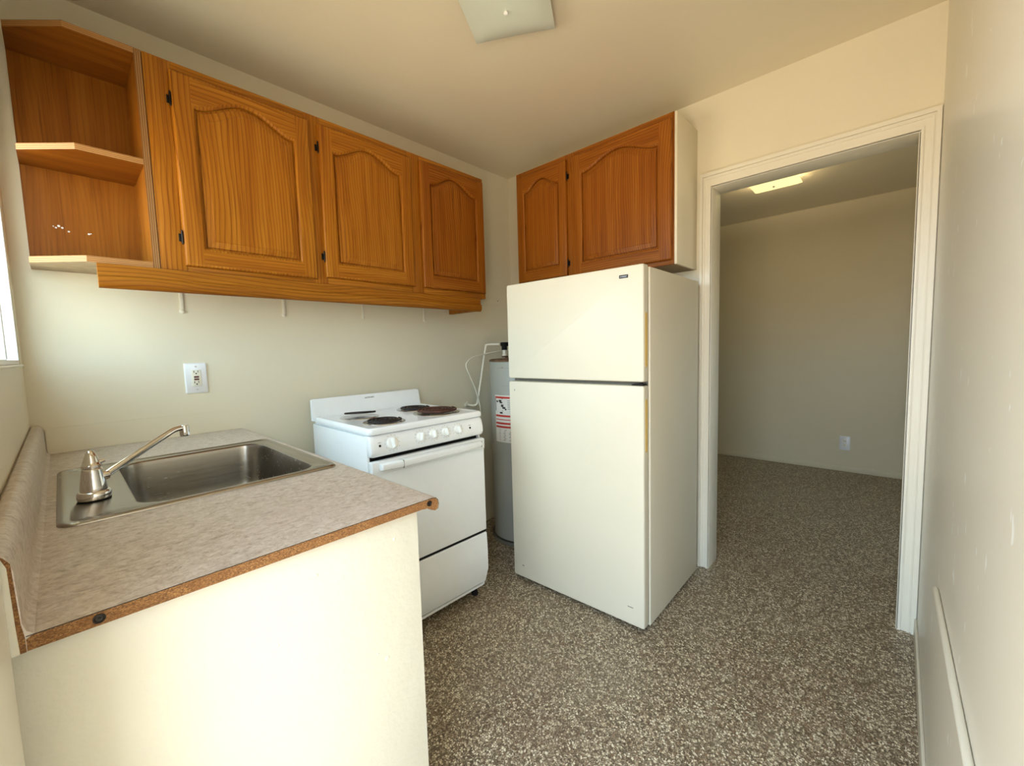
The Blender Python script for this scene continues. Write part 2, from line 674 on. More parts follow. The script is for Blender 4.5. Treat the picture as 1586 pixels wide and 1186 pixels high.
# window: frame, glass louvres, sill
w1 = bpy.data.objects.new('window_1', None)
COL.objects.link(w1)
wy, wz = (WIN[0] + WIN[1]) / 2, WIN[2]
w1.location = (XD, wy, wz)
struct(w1)
hw, hh = (WIN[1] - WIN[0]) / 2 - .0005, WIN[3] - WIN[2] - .001
b = MB()
for (ya, za, yb, zb) in ((-hw, .007, -hw + .012, hh), (hw - .012, .007, hw, hh), (-hw + .012, .007, hw - .012, .02), (-hw + .012, hh - .02, hw - .012, hh), (-.012, .02, .012, hh - .02)):
    b.box(-.036, ya, za, -.002, yb, zb, .002)
b.build('window_frame', M_WHITE, w1)
for y0_, y1_ in ((-hw + .013, -.013), (.013, hw - .013)):
    for k in range(10):
        z = .022 + k * .0845
        MB().box(-.014, y0_, z, -.009, y1_, z + .083).build('glass_louvre', M_PANE, w1)
b = MB()
b.box(-.148, -hw, -.0002, .006, hw, .006, .002)
b.build('window_sill', M_TRIM, w1)


# ------------------------------------------------------------------ cathedral cabinet door
def arch_loop(x0, x1, z0, zs, rise, y, n=22):
    """closed loop (x,y,z), counter-clockwise from bottom-left; top edge is an ogee arch"""
    lp = [(x0, y, z0), (x1, y, z0)]
    cx, hwid = (x0 + x1) / 2, (x1 - x0) / 2
    for k in range(n + 1):
        t = 1 - 2 * k / n
        a = min(1, abs(t) / .93)
        s = (.5 + .5 * math.cos(PI * a)) ** .80
        lp.append((cx + t * hwid, y, zs + rise * s))
    return lp


def cab_door(parent, x0, x1, z0, z1, yf, mats, th=.019, stile=.055, rail=.06, top=.10, rise=.062, hinge_side=None, hz=None):
    """door whose front face looks along -y at y = yf"""
    o = MB()
    yb = yf + th
    bev = .006
    # outer edge with a rounded lip
    def rect(d, y):
        return [(x0 + d, y, z0 + d), (x1 - d, y, z0 + d), (x1 - d, y, z1 - d), (x0 + d, y, z1 - d)]
    o.loft([rect(0, yb), rect(0, yf + .008), rect(.0015, yf + .004), rect(.005, yf + .001), rect(.009, yf)], True, False)
    X0, X1, Z0, Z1 = x0 + .009, x1 - .009, z0 + .009, z1 - .009
    a0, a1, b0, bs = x0 + stile, x1 - stile, z0 + rail, z1 - top
    fl = arch_loop(a0, a1, b0, bs, rise, yf)
    # stiles (vertical grain) and rails (lengthwise grain)
    o.face([(X0, yf, Z0), (a0, yf, Z0), (a0, yf, b0), (a0, yf, bs), (a0, yf, Z1), (X0, yf, Z1)], 0)
    o.face([(a1, yf, Z0), (X1, yf, Z0), (X1, yf, Z1), (a1, yf, Z1), (a1, yf, bs), (a1, yf, b0)], 0)
    o.face([(a0, yf, Z0), (a1, yf, Z0), (a1, yf, b0), (a0, yf, b0)], 1)
    ar = fl[2:]
    for p, q in zip(ar, ar[1:]):
        o.face([p, (p[0], yf, Z1), (q[0], yf, Z1), q], 1)
    # sticking profile into the groove
    prof = [(0, 0), (.0025, .0008), (.006, .0035), (.0085, .0060), (.0095, .0165)]
    o.loft([arch_loop(a0 + d, a1 - d, b0 + d, bs - d, rise, yf + e) for d, e in prof], False, False)
    bmesh.ops.remove_doubles(o.bm, verts=o.bm.verts, dist=1e-5)
    do = o.build('door', mats, parent, 30)
    p = MB()
    pp = [(.0092, .018), (.0092, .0160), (.0155, .0160), (.0165, .0100), (.036, .0032), (.0385, .0030), (.0395, .0015)]
    p.loft([arch_loop(a0 + d, a1 - d, b0 + d, bs - d, rise * (1 - d * 2), yf + e) for d, e in pp], True, True)
    p.build('raised_panel', mats[0], do, 30)
    if hinge_side is not None:
        hx = x0 if hinge_side < 0 else x1
        for z in hz:
            h = MB()
            s = hinge_side
            h.tube([(hx + s * .003, yf + .007, z - .021), (hx + s * .003, yf + .007, z + .021)], .0034, 10)
            h.box(min(hx + s * .003, hx + s * .012), yf + th - .0025, z - .014, max(hx + s * .003, hx + s * .012), yf + th - .0005, z + .014, .001)
            h.box(hx - .003, yf + .006, z - .012, hx + .003, yf + th, z + .012, .001)
            h.tube([(hx + s * .003, yf + .007, z + .0205), (hx + s * .003, yf + .007, z + .026)], [.003, .001], 8)
            h.tube([(hx + s * .003, yf + .007, z - .0205), (hx + s * .003, yf + .007, z - .026)], [.003, .001], 8)
            h.build('hinge', M_HINGE, do)
    return do


# ------------------------------------------------------------------ long wall cabinet on the left wall
CX0, CX1, CZ0, CZ1, CY = -2.078, -.519, 1.547, 2.263, -.2646
wc = thing('wall_cabinet', 'long oak wall cabinet with three arched doors above the stove and counter', 'cabinet', (CX0, 0, CZ0))
L = lambda x: x - CX0
H = CZ1 - CZ0
b = MB()
b.box(0, CY + .019, 0, .012, -.001, H)
b.box(L(CX1) - .012, CY + .019, 0, L(CX1), -.001, H)
b.box(.012, CY + .019, 0, L(CX1) - .012, -.001, .012)
b.box(.012, CY + .019, H - .012, L(CX1) - .012, -.001, H)
b.box(.012, -.007, .012, L(CX1) - .012, -.001, H - .012)
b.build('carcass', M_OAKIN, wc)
b = MB()
for xa, xb in ((0, .075), (L(-1.56), L(-1.495)), (L(-1.05), L(-.975)), (L(-.56), L(CX1))):
    b.box(xa, CY, 0, xb, CY + .0188, H, .0015, mat=0)
for za, zb in ((0, .045), (H - .05, H)):
    for xa, xb in ((.0752, L(-1.5602)), (L(-1.4948), L(-1.0502)), (L(-.9748), L(-.5602))):
        b.box(xa, CY + .0002, za, xb, CY + .0188, zb, .001, mat=1)
b.build('face_frame', [M_OAK, M_OAKH], wc)
DZ0, DZ1 = 1.575 - CZ0, 2.230 - CZ0
YF = CY - .0195
cab_door(wc, L(-2.010), L(-1.547), DZ0 - .012, DZ1, YF, [M_OAK, M_OAKH], hinge_side=-1, hz=(.115, .585))
cab_door(wc, L(-1.508), L(-1.041), DZ0, DZ1, YF, [M_OAK, M_OAKH], hinge_side=-1, hz=(.118, .583))
cab_door(wc, L(-.983), L(-.529), DZ0 + .002, DZ1 + .006, YF, [M_OAKDIM, M_OAKDIMH])
# light rail under the cabinet with its return to the wall
b = MB()
pr_ = [(-.263, -.003), (-.263, -.076), (-.268, -.081), (-.277, -.081), (-.285, -.076), (-.289, -.066), (-.290, -.052), (-.2885, -.044), (-.2805, -.038), (-.2795, -.003)]
b.prism(pr_, 'x', L(-2.240), L(-.578))
b.box(L(-.600), -.262, -.078, L(-.579), -.001, -.001, .001)
b.build('light_rail', M_RAIL, wc)

# ------------------------------------------------------------------ open corner shelf at the left end of the run
SX0, SX1 = -2.384, -2.0795
cs = thing('corner_shelf', 'open oak end shelf with clipped corner left of the arched cabinet doors', 'shelf', (SX0, 0, CZ0))
Lx = lambda x: x - SX0
outline = [(0, -.0072), (0, -.142), (.1235, -.2646), (Lx(SX1) - .0195, -.2646), (Lx(SX1) - .0195, -.0072)]
for nm, z0, z1 in (('bottom', 0, .019), ('shelf', .341, .360), ('top', H - .019, H)):
    b = MB().prism(outline, 'z', z0, z1, 1, 0)
    if nm == 'bottom':
        for f in b.bm.faces:
            if f.normal.z < -.5:
                f.material_index = 2
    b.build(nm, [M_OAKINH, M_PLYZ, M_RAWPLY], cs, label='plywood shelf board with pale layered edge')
b = MB().box(0, -.007, 0, Lx(SX1), -.0005, H)
b.box(.035, -.0078, .118, .038, -.0068, .121)
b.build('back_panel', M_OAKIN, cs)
MB().lathe([(.0032, 0), (.0030, .0008), (.0005, .001)], (.052, -.007, .045), 12, 'y').build('screw', M_HINGE, cs)
b = MB()
b.box(Lx(SX1) - .019, -.2646, 0, Lx(SX1), -.0072, H)
for f in b.bm.faces:
    f.material_index = 1 if f.normal.y < -.5 else 0
b.build('side_panel', [M_OAKIN, M_PLYX], cs)
# worn spots on the back panel
for x, z, r in ((.075, .155, .004), (.068, .148, .003), (.083, .150, .0035), (.098, .140, .003), (.148, .140, .0035), (.153, .142, .002), (.062, .152, .002)):
    MB().lathe([(r, 0), (r * .8, .0012), (.0003, .0016)], (x, -.007, z), 8, 'y').build('paint_chip', M_MARK, cs, label='pale chip on the back panel')

# ------------------------------------------------------------------ cabinet above the fridge
RY = -.3264
fc = thing('wall_cabinet', 'oak cabinet with two arched doors and a white side, above the fridge', 'cabinet', (0, RY, 1.6256), -PI / 2)
RW, RH, RD = 1.0248, .7106, -.2747
b = MB()
b.box(0, RD + .019, 0, .012, -.001, RH)
b.box(.012, RD + .019, 0, RW - .013, -.001, .012)
b.box(.012, RD + .019, RH - .012, RW - .013, -.001, RH)
b.box(.012, -.007, .012, RW - .013, -.001, RH - .012)
b.build('carcass', M_RAWPLY, fc)
MB().box(RW - .0128, RD + .004, 0, RW, -.001, RH, .001).build('side_panel', M_WALL, fc, label='white painted side panel')
b = MB()
for xa, xb in ((0, .04), (.375, .445), (RW - .03, RW - .0128)):
    b.box(xa, RD, 0, xb, RD + .0188, RH, .0015)
for za, zb in ((0, .045), (RH - .05, RH)):
    for xa, xb in ((.0402, .3748), (.4452, RW - .0302)):
        b.box(xa, RD + .0002, za, xb, RD + .0188, zb, .001, mat=1)
b.build('face_frame', [M_OAKDIM, M_OAKDIMH], fc)
cab_door(fc, .0165, .394, .028, .679, RD - .0195, [M_OAKDIM, M_OAKDIMH], hinge_side=1, hz=(.098, .588), rise=.058, stile=.05)
cab_door(fc, .428, 1.006, .020, .682, RD - .0195, [M_OAKDIM, M_OAKDIMH], rise=.06, stile=.062)

# ------------------------------------------------------------------ base cabinet under the counter
PX0, PX1, PY0 = -2.4288, -1.841, -1.400
bc = thing('base_cabinet', 'cream painted base cabinet carrying the counter, its bare end panel facing the room', 'cabinet', (PX0 + .001, -.70, 0))
lx = lambda x: x - PX0 - .001
ly = lambda y: y + .70
b = MB()
b.box(lx(PX0 + .0012), ly(PY0), 0.0, lx(PX1), ly(PY0 + .018), .8950, .002)
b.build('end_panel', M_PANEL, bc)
b = MB()
b.box(lx(PX0 + .0012), ly(PY0 + .0182), .1, lx(PX1 - .0192), ly(-.012), .116)
b.box(lx(PX0 + .0012), ly(PY0 + .0182), .116, lx(PX0 + .012), ly(-.012), .8950)
b.box(lx(PX0 + .0012), ly(-.0118), 0, lx(PX1), ly(-.0005), .8950)
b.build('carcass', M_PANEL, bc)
b = MB()
b.box(lx(PX1 - .019), ly(PY0 + .0182), .1, lx(PX1), ly(PY0 + .06), .8950)
b.box(lx(PX1 - .019), ly(-.052), .1, lx(PX1), ly(-.012), .8950)
b.box(lx(PX1 - .019), ly(-.72), .14, lx(PX1), ly(-.68), .73)
b.box(lx(PX1 - .019), ly(PY0 + .06), .1, lx(PX1), ly(-.052), .14)
b.box(lx(PX1 - .019), ly(PY0 + .06), .73, lx(PX1), ly(-.052), .8950)
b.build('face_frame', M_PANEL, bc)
MB().box(lx(PX1 - .08), ly(PY0 + .0182), 0, lx(PX1 - .065), ly(-.012), .0998).build('toe_kick', M_PANEL, bc)
for ya, yb in ((PY0 + .045, -.71), (-.69, -.04)):
    q = MB().box(lx(PX1 + .0003), ly(ya), .125, lx(PX1 + .018), ly(yb), .745, .004).build('door', M_PANEL, bc)
    MB().lathe([(.006, 0), (.006, .012), (.015, .018), (.013, .027), (.003, .030)], (lx(PX1 + .018), ly(-.76 if ya < -1 else -.64), .66), 16, 'x').build('knob', M_HINGE, q)
b = MB()
for x, z, r in ((-1.93, .60, .006), (-2.06, .835, .004), (-1.95, .62, .003), (-2.13, .74, .003), (-2.0, .30, .004), (-2.2, .52, .003), (-1.90, .845, .004)):
    MB().lathe([(r, 0), (r * .7, .0008), (.0003, .0011)], (lx(x), ly(PY0 - .0001), z), 9, 'y').build('paint_blister', M_PANEL, bc)

# ------------------------------------------------------------------ countertop
ct = thing('countertop', 'beige laminate countertop with chipped particle board edge, holding the steel sink', 'countertop', (-2.10, -.71, .8953))
gx, gy, gz = 2.10, .71, -.8953
KX0, KX1, KY0, KY1 = -2.360, -1.842, -.985, -.405           # sink cut-out
ZT = .9140
nose = [(-1.855, .8953), (-1.842, .8953), (-1.828, .8935), (-1.818, .8875), (-1.808, .8835), (-1.8015, .886), (-1.7990, .896), (-1.8005, .905), (-1.806, .9107), (-1.815, .9127)]
YE = -1.4206


def off(pts):
    return [(x + gx, z + gz) for x, z in pts]


b = MB()
south = [(-2.397, .8953)] + nose + [(-2.397, .9127)]
b.prism(off(south), 'y', YE + gy, KY0 + gy)
b.prism(off(south), 'y', KY1 + gy, -.0005 + gy)
b.prism(off([(KX1, .8953)] + nose[1:] + [(KX1, .9127)]), 'y', KY0 + gy, KY1 + gy)
b.prism(off([(-2.397, .8953), (KX0, .8953), (KX0, .9127), (-2.397, .9127)]), 'y', KY0 + gy, KY1 + gy)
b.build('core', M_PART, ct, label='raw particle board edge')
b = MB()
skin = [(-1.8015, .886), (-1.7990, .896), (-1.8005, .905), (-1.806, .9107), (-1.815, .9127)]
skin_o = [(-1.8003, .8855), (-1.7977, .896), (-1.7993, .9055), (-1.805, .9119), (-1.8145, ZT)]
b.prism(off([(-2.397, .9127)] + list(reversed(skin)) + skin_o + [(-2.397, ZT)]), 'y', YE - .0004 + gy, KY0 + gy, 0, 1)
b.prism(off([(-2.397, .9127)] + list(reversed(skin)) + skin_o + [(-2.397, ZT)]), 'y', KY1 + gy, -.0005 + gy)
b.prism(off([(KX1, .9127)] + list(reversed(skin)) + skin_o + [(KX1, ZT)]), 'y', KY0 + gy, KY1 + gy)
b.prism(off([(-2.397, .9127), (KX0, .9127), (KX0, ZT), (-2.397, ZT)]), 'y', KY0 + gy, KY1 + gy)
b.build('laminate', [M_LAM, M_HINGE], ct)
b = MB()
bs = [(-2.4285, .8953), (-2.4285, 1.013), (-2.424, 1.0185), (-2.416, 1.020), (-2.408, 1.0165), (-2.403, 1.009), (-2.400, .995), (-2.3985, .93), (-2.396, .920), (-2.390, ZT + .0006), (-2.397, ZT - .004), (-2.397, .8953)]
b.prism(off(bs), 'y', YE - .0004 + gy, -.0005 + gy)
b.build('backsplash', M_LAM, ct)
b = MB()
b.prism(off([(-2.4285, .8953), (-2.4285, 1.011), (-2.421, 1.016), (-2.4085, 1.0125), (-2.4045, 1.000), (-2.4035, .93), (-2.4025, .8953)]), 'y', YE - .0025 + gy, YE - .0006 + gy)
b.build('end_cap', M_PANEL, ct, label='painted end of the backsplash')
b = MB()
b.prism(off([(-2.4035, .8953), (-2.4045, .93), (-2.4055, 1.000), (-2.4095, 1.0125), (-2.411, 1.0155), (-2.4065, 1.0125), (-2.4015, 1.004), (-2.3995, .93), (-2.3975, .9127), (-2.3975, .8953)]), 'y', YE - .0016 + gy, YE - .0006 + gy)
b.build('backsplash_core', M_PART, ct)
for x, z in ((-2.336, .9045), (-1.823, .9035)):
    b = MB().lathe([(.0062, 0), (.0062, .001), (.0046, .0014), (.0038, .0004), (.0016, .0003), (.0013, .0018), (.0004, .002)], (x + gx, YE - .0002 + gy, z + gz), 18, 'y')
    b.build('screw', M_HINGE, ct)

# ------------------------------------------------------------------ sink and tap
sk = thing('kitchen_sink', 'brushed steel drop-in sink set in the beige countertop', 'sink', (-2.10, -.6945, .9143))
qx, qy, qz = 2.10, .6945, -.9143


def RL(x0, y0, x1, y1, r, z):
    return [(p[0] + qx, p[1] + qy, p[2] + qz) for p in rrect(x0, y0, x1, y1, r, 7, z)]


ox0, oy0, ox1, oy1 = -2.3742, -.9991, -1.8265, -.390
bx0, by0, bx1, by1 = -2.250, -.957, -1.868, -.432
b = MB()
b.loft([RL(ox0, oy0, ox1, oy1, .03, .9146), RL(ox0 + .0005, oy0 + .0005, ox1 - .0005, oy1 - .0005, .03, .9168), RL(ox0 + .004, oy0 + .004, ox1 - .004, oy1 - .004, .028, .9200),
        RL(ox0 + .012, oy0 + .012, ox1 - .010, oy1 - .012, .026, .9205), RL(ox0 + .021, oy0 + .015, ox1 - .013, oy1 - .015, .024, .9190), RL(ox0 + .024, oy0 + .018, ox1 - .015, oy1 - .018, .022, .9172),
        RL(bx0 - .010, by0 - .010, bx1 + .010, by1 + .010, .072, .9166), RL(bx0 - .004, by0 - .004, bx1 + .004, by1 + .004, .066, .9155), RL(bx0, by0, bx1, by1, .062, .9120)], False, False)
b.build('deck', M_STEEL, sk)
b = MB()
lo = [RL(bx0, by0, bx1, by1, .062, .9120)]
for d, z in ((.002, .900), (.008, .80), (.012, .765), (.020, .748), (.034, .738), (.060, .734)):
    lo.append(RL(bx0 + d, by0 + d, bx1 - d, by1 - d, .062 + d * .1, z))
lo.append(RL(-2.10, -.735, -2.02, -.655, .0399, .732))
b.loft(lo, False, True)
b.build('bowl', M_STEEL, sk)
b = MB().lathe([(.042, 0), (.042, .003), (.036, .0045), (.033, .001), (.012, .0005), (.011, .006), (.002, .007)], (-2.06 + qx, -.695 + qy, .7325 + qz), 28)
b.build('drain', M_CHROME, sk)

fa = thing('faucet', 'chrome single lever faucet with long spout, standing on the sink deck', 'faucet', (-2.3136, -.815, .9172))
b = MB().lathe([(.0285, 0), (.0285, .003)], (0, 0, 0), 36)
b.build('gasket', M_BLACK, fa)
b = MB().lathe([(.029, .0031), (.0297, .006), (.0297, .0155), (.0275, .0195), (.0245, .021)], (0, 0, 0), 36)
b.build('base_ring', M_CHROME, fa)
b = MB().lathe([(.0235, .0212), (.0232, .027), (.0215, .042), (.0195, .055), (.0178, .066), (.0170, .071), (.0155, .0725)], (0, 0, 0), 36)
b.lathe([(.0115, 0), (.0112, .012), (.0095, .018), (.0075, .023)], (.006, .002, .050), 20, 'x', True, True)
b.build('body', M_CHROME, fa)
b = MB().lathe([(.0160, .0728), (.0178, .0745), (.0178, .079), (.0160, .081), (.0140, .088), (.0110, .099), (.0075, .108), (.0045, .1115), (.0012, .1125)], (0, 0, 0), 30)
b.tube([(.006, -.002, .0815), (.016, -.001, .0845), (.023, .001, .085)], [.006, .005, .0034], 12)
b.build('lever', M_CHROME, fa)
sp = smoothpath([(.022, .006, .050), (.050, .022, .0655), (.105, .055, .0935), (.145, .080, .1135), (.166, .096, .1225), (.190, .112, .1245)], 6)
b = MB().tube(sp, [.0082 - .0012 * i / (len(sp) - 1) for i in range(len(sp))], 16)
b.build('spout', M_CHROME, fa)
b = MB().lathe([(.0105, 0), (.0112, .003), (.0112, .0265), (.0095, .0305), (.004, .0315)], (.191, .1125, .1005), 22)
b.build('aerator', M_CHROME, fa)

# ------------------------------------------------------------------ outlets


def outlet(name, label, loc, rz, sc, gfci):
    t = thing(name, label, 'outlet', loc, rz)
    w, h = .0385 * sc, .0625 * sc
    b = MB()
    b.loft([[(x, 0, z) for x, z, _ in rrect(-w, -h, w, h, .003, 3)], [(x, -.003, z) for x, z, _ in rrect(-w, -h, w, h, .003, 3)],
            [(x, -.006, z) for x, z, _ in rrect(-w + .004, -h + .004, w - .004, h - .004, .003, 3)]])
    b.build('cover_plate', M_WHITE, t)
    if gfci:
        b = MB().box(-.0168, -.0078, -.0335, .0168, -.0059, .0335, .001)
        r = b.build('receptacle', M_IVORY, t)
        for z in (-.0085, .0015):
            MB().box(-.0085, -.0098, z, .0085, -.0076, z + .0068, .0008).build('button', M_DKRED, r)
        cen = (.0235, -.0205)
    else:
        r = None
        for z in (-.0195, .0195):
            b = MB().loft([[(x, -.0058, q + z) for x, q, _ in rrect(-.017, -.0135, .017, .0135, .010, 5)], [(x, -.0075, q + z) for x, q, _ in rrect(-.0165, -.013, .0165, .013, .010, 5)]])
            r = b.build('receptacle', M_IVORY, t)
        cen = (.0215, -.0175)
    for z in cen:
        dz = .003 if gfci else .0035
        MB().box(-.0085, -.0084, z - .004 + dz, -.0062, -.0074, z + .005 + dz).build('slot', M_SLOT, r)
        MB().box(.0055, -.0084, z - .003 + dz, .0075, -.0074, z + .005 + dz).build('slot', M_SLOT, r)
        MB().lathe([(.0028, 0), (.0028, .001)], (0, -.0074, z - .0075 + dz), 12, 'y').build('ground_hole', M_SLOT, r)
    for z in (((-.048 * sc), (.048 * sc)) if gfci else (0,)):
        MB().lathe([(.0035, 0), (.003, .0012), (.0005, .0016)], (0, -.0058, z), 12, 'y').build('screw', M_SILV, t)
    return t


outlet('wall_outlet', 'white outlet plate with two dark buttons on the wall above the sink', (-1.9606, -.0001, 1.1497), 0, 1.0, True)
outlet('wall_outlet', 'small plain outlet low on the far room wall', (FX - .0001, -1.812, .268), -PI / 2, 1.05, False)

# ------------------------------------------------------------------ stove
st = thing('stove', 'white electric coil stove standing between the counter and the water heater', 'stove', (-1.5489, -.1102, 0), R(-.944))
SW = .592
b = MB()
b.box(0, -.535, .05, .012, -.012, .9055, .003)
b.box(SW - .012, -.535, .05, SW, -.012, .9055, .003)
b.box(.012, -.03, .05, SW - .012, -.012, .9095)
b.box(.012, -.535, .05, SW - .012, -.03, .062)
b.box(.012, -.52, .89, SW - .012, -.03, .9095)
b.build('body', M_STOVE, st)
MB().box(.004, -.559, .3346, SW - .004, -.5375, .3464).build('gap_shade_strip', M_BLACK, st)  # black strip stands in for the shade in the door and drawer gap
MB().box(.0125, -.522, .063, SW - .0125, -.515, .889).build('gap_shade_liner', M_BLACK, st)  # black sheet puts the shade of the front gaps into its colour
# cooktop with raised lip and four burner wells
burn = [(.145, -.196, .073, False), (.145, -.420, .075, False), (.445, -.196, .078, False), (.440, -.395, .098, True)]
b = MB()
lp = []
for d, z, ex in ((.006, .912, 0), (0, .914, 0), (-.0015, .925, 0), (.001, .9345, 0), (.006, .939, 0), (.014, .9395, 0), (.022, .9365, 0), (.03, .9355, 0)):
    lp.append([(p[0], p[1], z) for p in rrect(d, -.560 + d, SW - d, -.032 - d * .3, .02, 5)])
b.loft(lp, True, True)
ck = b.build('cooktop', M_STOVE, st)
for i, (x, y, r, rusty) in enumerate(burn):
    q = MB().lathe([(r + .014, .0357), (r + .012, .0385), (r + .004, .0392), (r - .004, .0365), (r * .5, .036), (.01, .036)], (x, y, .9), 40, cap0=False).build('drip_pan', M_PAN, ck)
    pts = []
    turns = 4 if r < .09 else 5
    N = 40 * turns
    for k in range(N + 1):
        a = 2 * PI * turns * k / N
        rr = .016 + (r - .018) * k / N
        px, py = rr * math.cos(a), rr * math.sin(a)
        dz = .012 + -.0 + .11 * (-.455 * px - .89 * py) if i == 0 else .006 if rusty else 0
        pts.append((x + px, y + py, .9445 + dz))
    bb = MB().tube(pts, .0042 if r < .09 else .0052, 8)
    bb.build('burner_coil', M_COILR if rusty else M_COIL, ck, 60, label='rust brown large burner coil' if rusty else None)
# backguard
b = MB()
pf = [(-.0005, .916), (-.031, .916), (-.034, .924), (-.030, .940), (-.022, .975), (-.017, 1.012), (-.012, 1.020), (-.004, 1.022), (.0, 1.018)]
def bgl(x, k):
    return [(x, -.018 + (y + .018) * k, .97 + (z - .97) * k) for y, z in pf]
b.loft([bgl(-.002, .93), bgl(.004, .985), bgl(.012, 1), bgl(SW - .012, 1), bgl(SW - .004, .985), bgl(SW + .002, .93)])
bgd = b.build('backguard', M_STOVE, st)


def text_mesh(name, s, size, mat, parent, mtx, ext=.0003):
    c = bpy.data.curves.new(name, 'FONT')
    c.body = s
    c.size = size
    c.align_x = 'CENTER'
    c.align_y = 'CENTER'
    c.extrude = ext
    c.resolution_u = 2
    t = bpy.data.objects.new('tmp', c)
    COL.objects.link(t)
    dg = bpy.context.evaluated_depsgraph_get()
    me = bpy.data.meshes.new_from_object(t.evaluated_get(dg))
    bpy.data.objects.remove(t)
    bpy.data.curves.remove(c)
    me.transform(mtx)
    me.name = name
    me.materials.clear()
    me.materials.append(mat)
    o = bpy.data.objects.new(name, me)
    COL.objects.link(o)
    o.parent = parent
    return o


FRONT = Matrix.Rotation(PI / 2, 4, 'X')
text_mesh('lettering', 'HOTPOINT', .0105, M_INK, bgd, Matrix.Translation((.291, -.0186, 1.003)) @ Matrix.Rotation(R(-7), 4, 'X') @ FRONT)
# control panel
b = MB()
pc = [(-.515, .9105), (-.545, .9105), (-.553, .905), (-.560, .893), (-.567, .865), (-.569, .845), (-.566, .832), (-.558, .825), (-.545, .8235), (-.515, .8235)]
def cpl(x, k):
    return [(x, -.515 + (y + .515) * k, .868 + (z - .868) * (.35 + .65 * k)) for y, z in pc]
b.loft([cpl(.002, .80), cpl(.005, .92), cpl(.012, .985), cpl(.022, 1), cpl(SW - .022, 1), cpl(SW - .012, .985), cpl(SW - .005, .92), cpl(SW - .002, .80)])
cp = b.build('control_panel', M_STOVE, st)
tl = Matrix.Rotation(R(-12), 3, 'X')


def on_panel(x, z):
    pts = pc
    for (y0, z0), (y1, z1) in zip(pts[1:], pts[2:]):
        if z1 <= z <= z0 and z0 != z1:
            return Vector((x, y0 + (y1 - y0) * (z - z0) / (z1 - z0), z))
    return Vector((x, -.563, z))


for i, (x, z, r) in enumerate(((.096, .872, .0255), (.230, .873, .0205), (.295, .873, .0205), (.362, .873, .0205), (.432, .873, .0205))):
    c = on_panel(x, z)
    k = MB()
    k.lathe([(r, 0), (r, .003), (r * .92, .006), (r * .78, .008)], (0, 0, 0), 28, 'y')
    g = r * .80
    k.loft([[(-g * .42, -.006, -g), (g * .42, -.006, -g), (g * .42, -.006, g), (-g * .42, -.006, g)], [(-g * .34, -.020, -g * .9), (g * .34, -.020, -g * .9), (g * .26, -.022, g), (-g * .26, -.022, g)],
            [(-g * .2, -.023, -g * .8), (g * .2, -.023, -g * .8), (g * .15, -.025, g * .9), (-g * .15, -.025, g * .9)]])
    ang = (R(-6), R(8), R(2), R(-10), R(-14))[i]
    bmesh.ops.transform(k.bm, matrix=Matrix.Translation(c) @ tl.to_4x4() @ Matrix.Rotation(ang, 4, 'Y'), verts=k.bm.verts)
    k.build('knob', M_KNOB, cp)
    d = MB()
    for a in range(-150, 181, 30):
        t = R(a)
        p = Vector((math.sin(t) * (r + .007), -.0003, math.cos(t) * (r + .007)))
        d.box(p.x - .0011, p.y - .0006, p.z - .0011, p.x + .0011, p.y + .0002, p.z + .0011)
    bmesh.ops.transform(d.bm, matrix=Matrix.Translation(c) @ tl.to_4x4(), verts=d.bm.verts)
    d.build('dial_marks', M_INKG, cp)
for x in (.041, .504):
    c = on_panel(x, .869)
    k = MB().lathe([(.0048, 0), (.0048, .0012), (.003, .0022)], (0, 0, 0), 16, 'y')
    bmesh.ops.transform(k.bm, matrix=Matrix.Translation(c) @ tl.to_4x4(), verts=k.bm.verts)
    k.build('indicator_light', M_BLACK, cp)
    k = MB()
    for q in range(3):
        k.box(-.006 + q * .0042, -.0008, .011, -.003 + q * .0042, .0002, .0135)
    bmesh.ops.transform(k.bm, matrix=Matrix.Translation(c) @ tl.to_4x4(), verts=k.bm.verts)
    k.build('caption', M_INKG, cp)
# oven door, handle, drawer
od = MB().box(.002, -.566, .347, SW - .002, -.536, .808, .006, 3).build('oven_door', M_STOVE, st)
b = MB()
b.box(.003, -.5705, .757, SW - .003, -.566, .806, .003)
b.build('door_trim', M_STOVE, od)
b = MB()
hp = [(-.5708, .776), (-.596, .772), (-.606, .776), (-.610, .788), (-.607, .799), (-.598, .803), (-.5708, .803)]
def hl(x, k, dz=0):
    return [(x, -.5708 + (y + .5708) * k, .788 + (z - .788) * (.6 + .4 * k) + dz) for y, z in hp]
b.loft([hl(.030, .55), hl(.035, .72), hl(.120, 1.0), hl(.135, 1.0), hl(.45, 1.0), hl(.545, .80), hl(.560, .62)])
b.build('handle', M_STOVE, od)
MB().box(.118, -.6105, .7718, .1192, -.5709, .8034).build('handle_seam', M_INKG, od)
MB().box(.5442, -.6015, .7742, .5452, -.5709, .8012).build('handle_seam', M_INKG, od)
b = MB()
dp = [(-.537, .334), (-.561, .334), (-.566, .330), (-.570, .24), (-.570, .150), (-.546, .074), (-.537, .070)]
b.prism(dp, 'x', .002, SW - .002)
bmesh.ops.bevel(b.bm, geom=[e for e in b.bm.edges if abs(e.verts[0].co.x - e.verts[1].co.x) < 1e-6], offset=.003, segments=2, affect='EDGES')
b.build('storage_drawer', M_STOVE, st)
for x, y in ((.04, -.50), (SW - .04, -.50), (.04, -.06), (SW - .04, -.06)):
    MB().lathe([(.016, 0), (.018, .004), (.012, .02), (.009, .05)], (x, y, 0), 14).build('foot', M_BLACK, st)

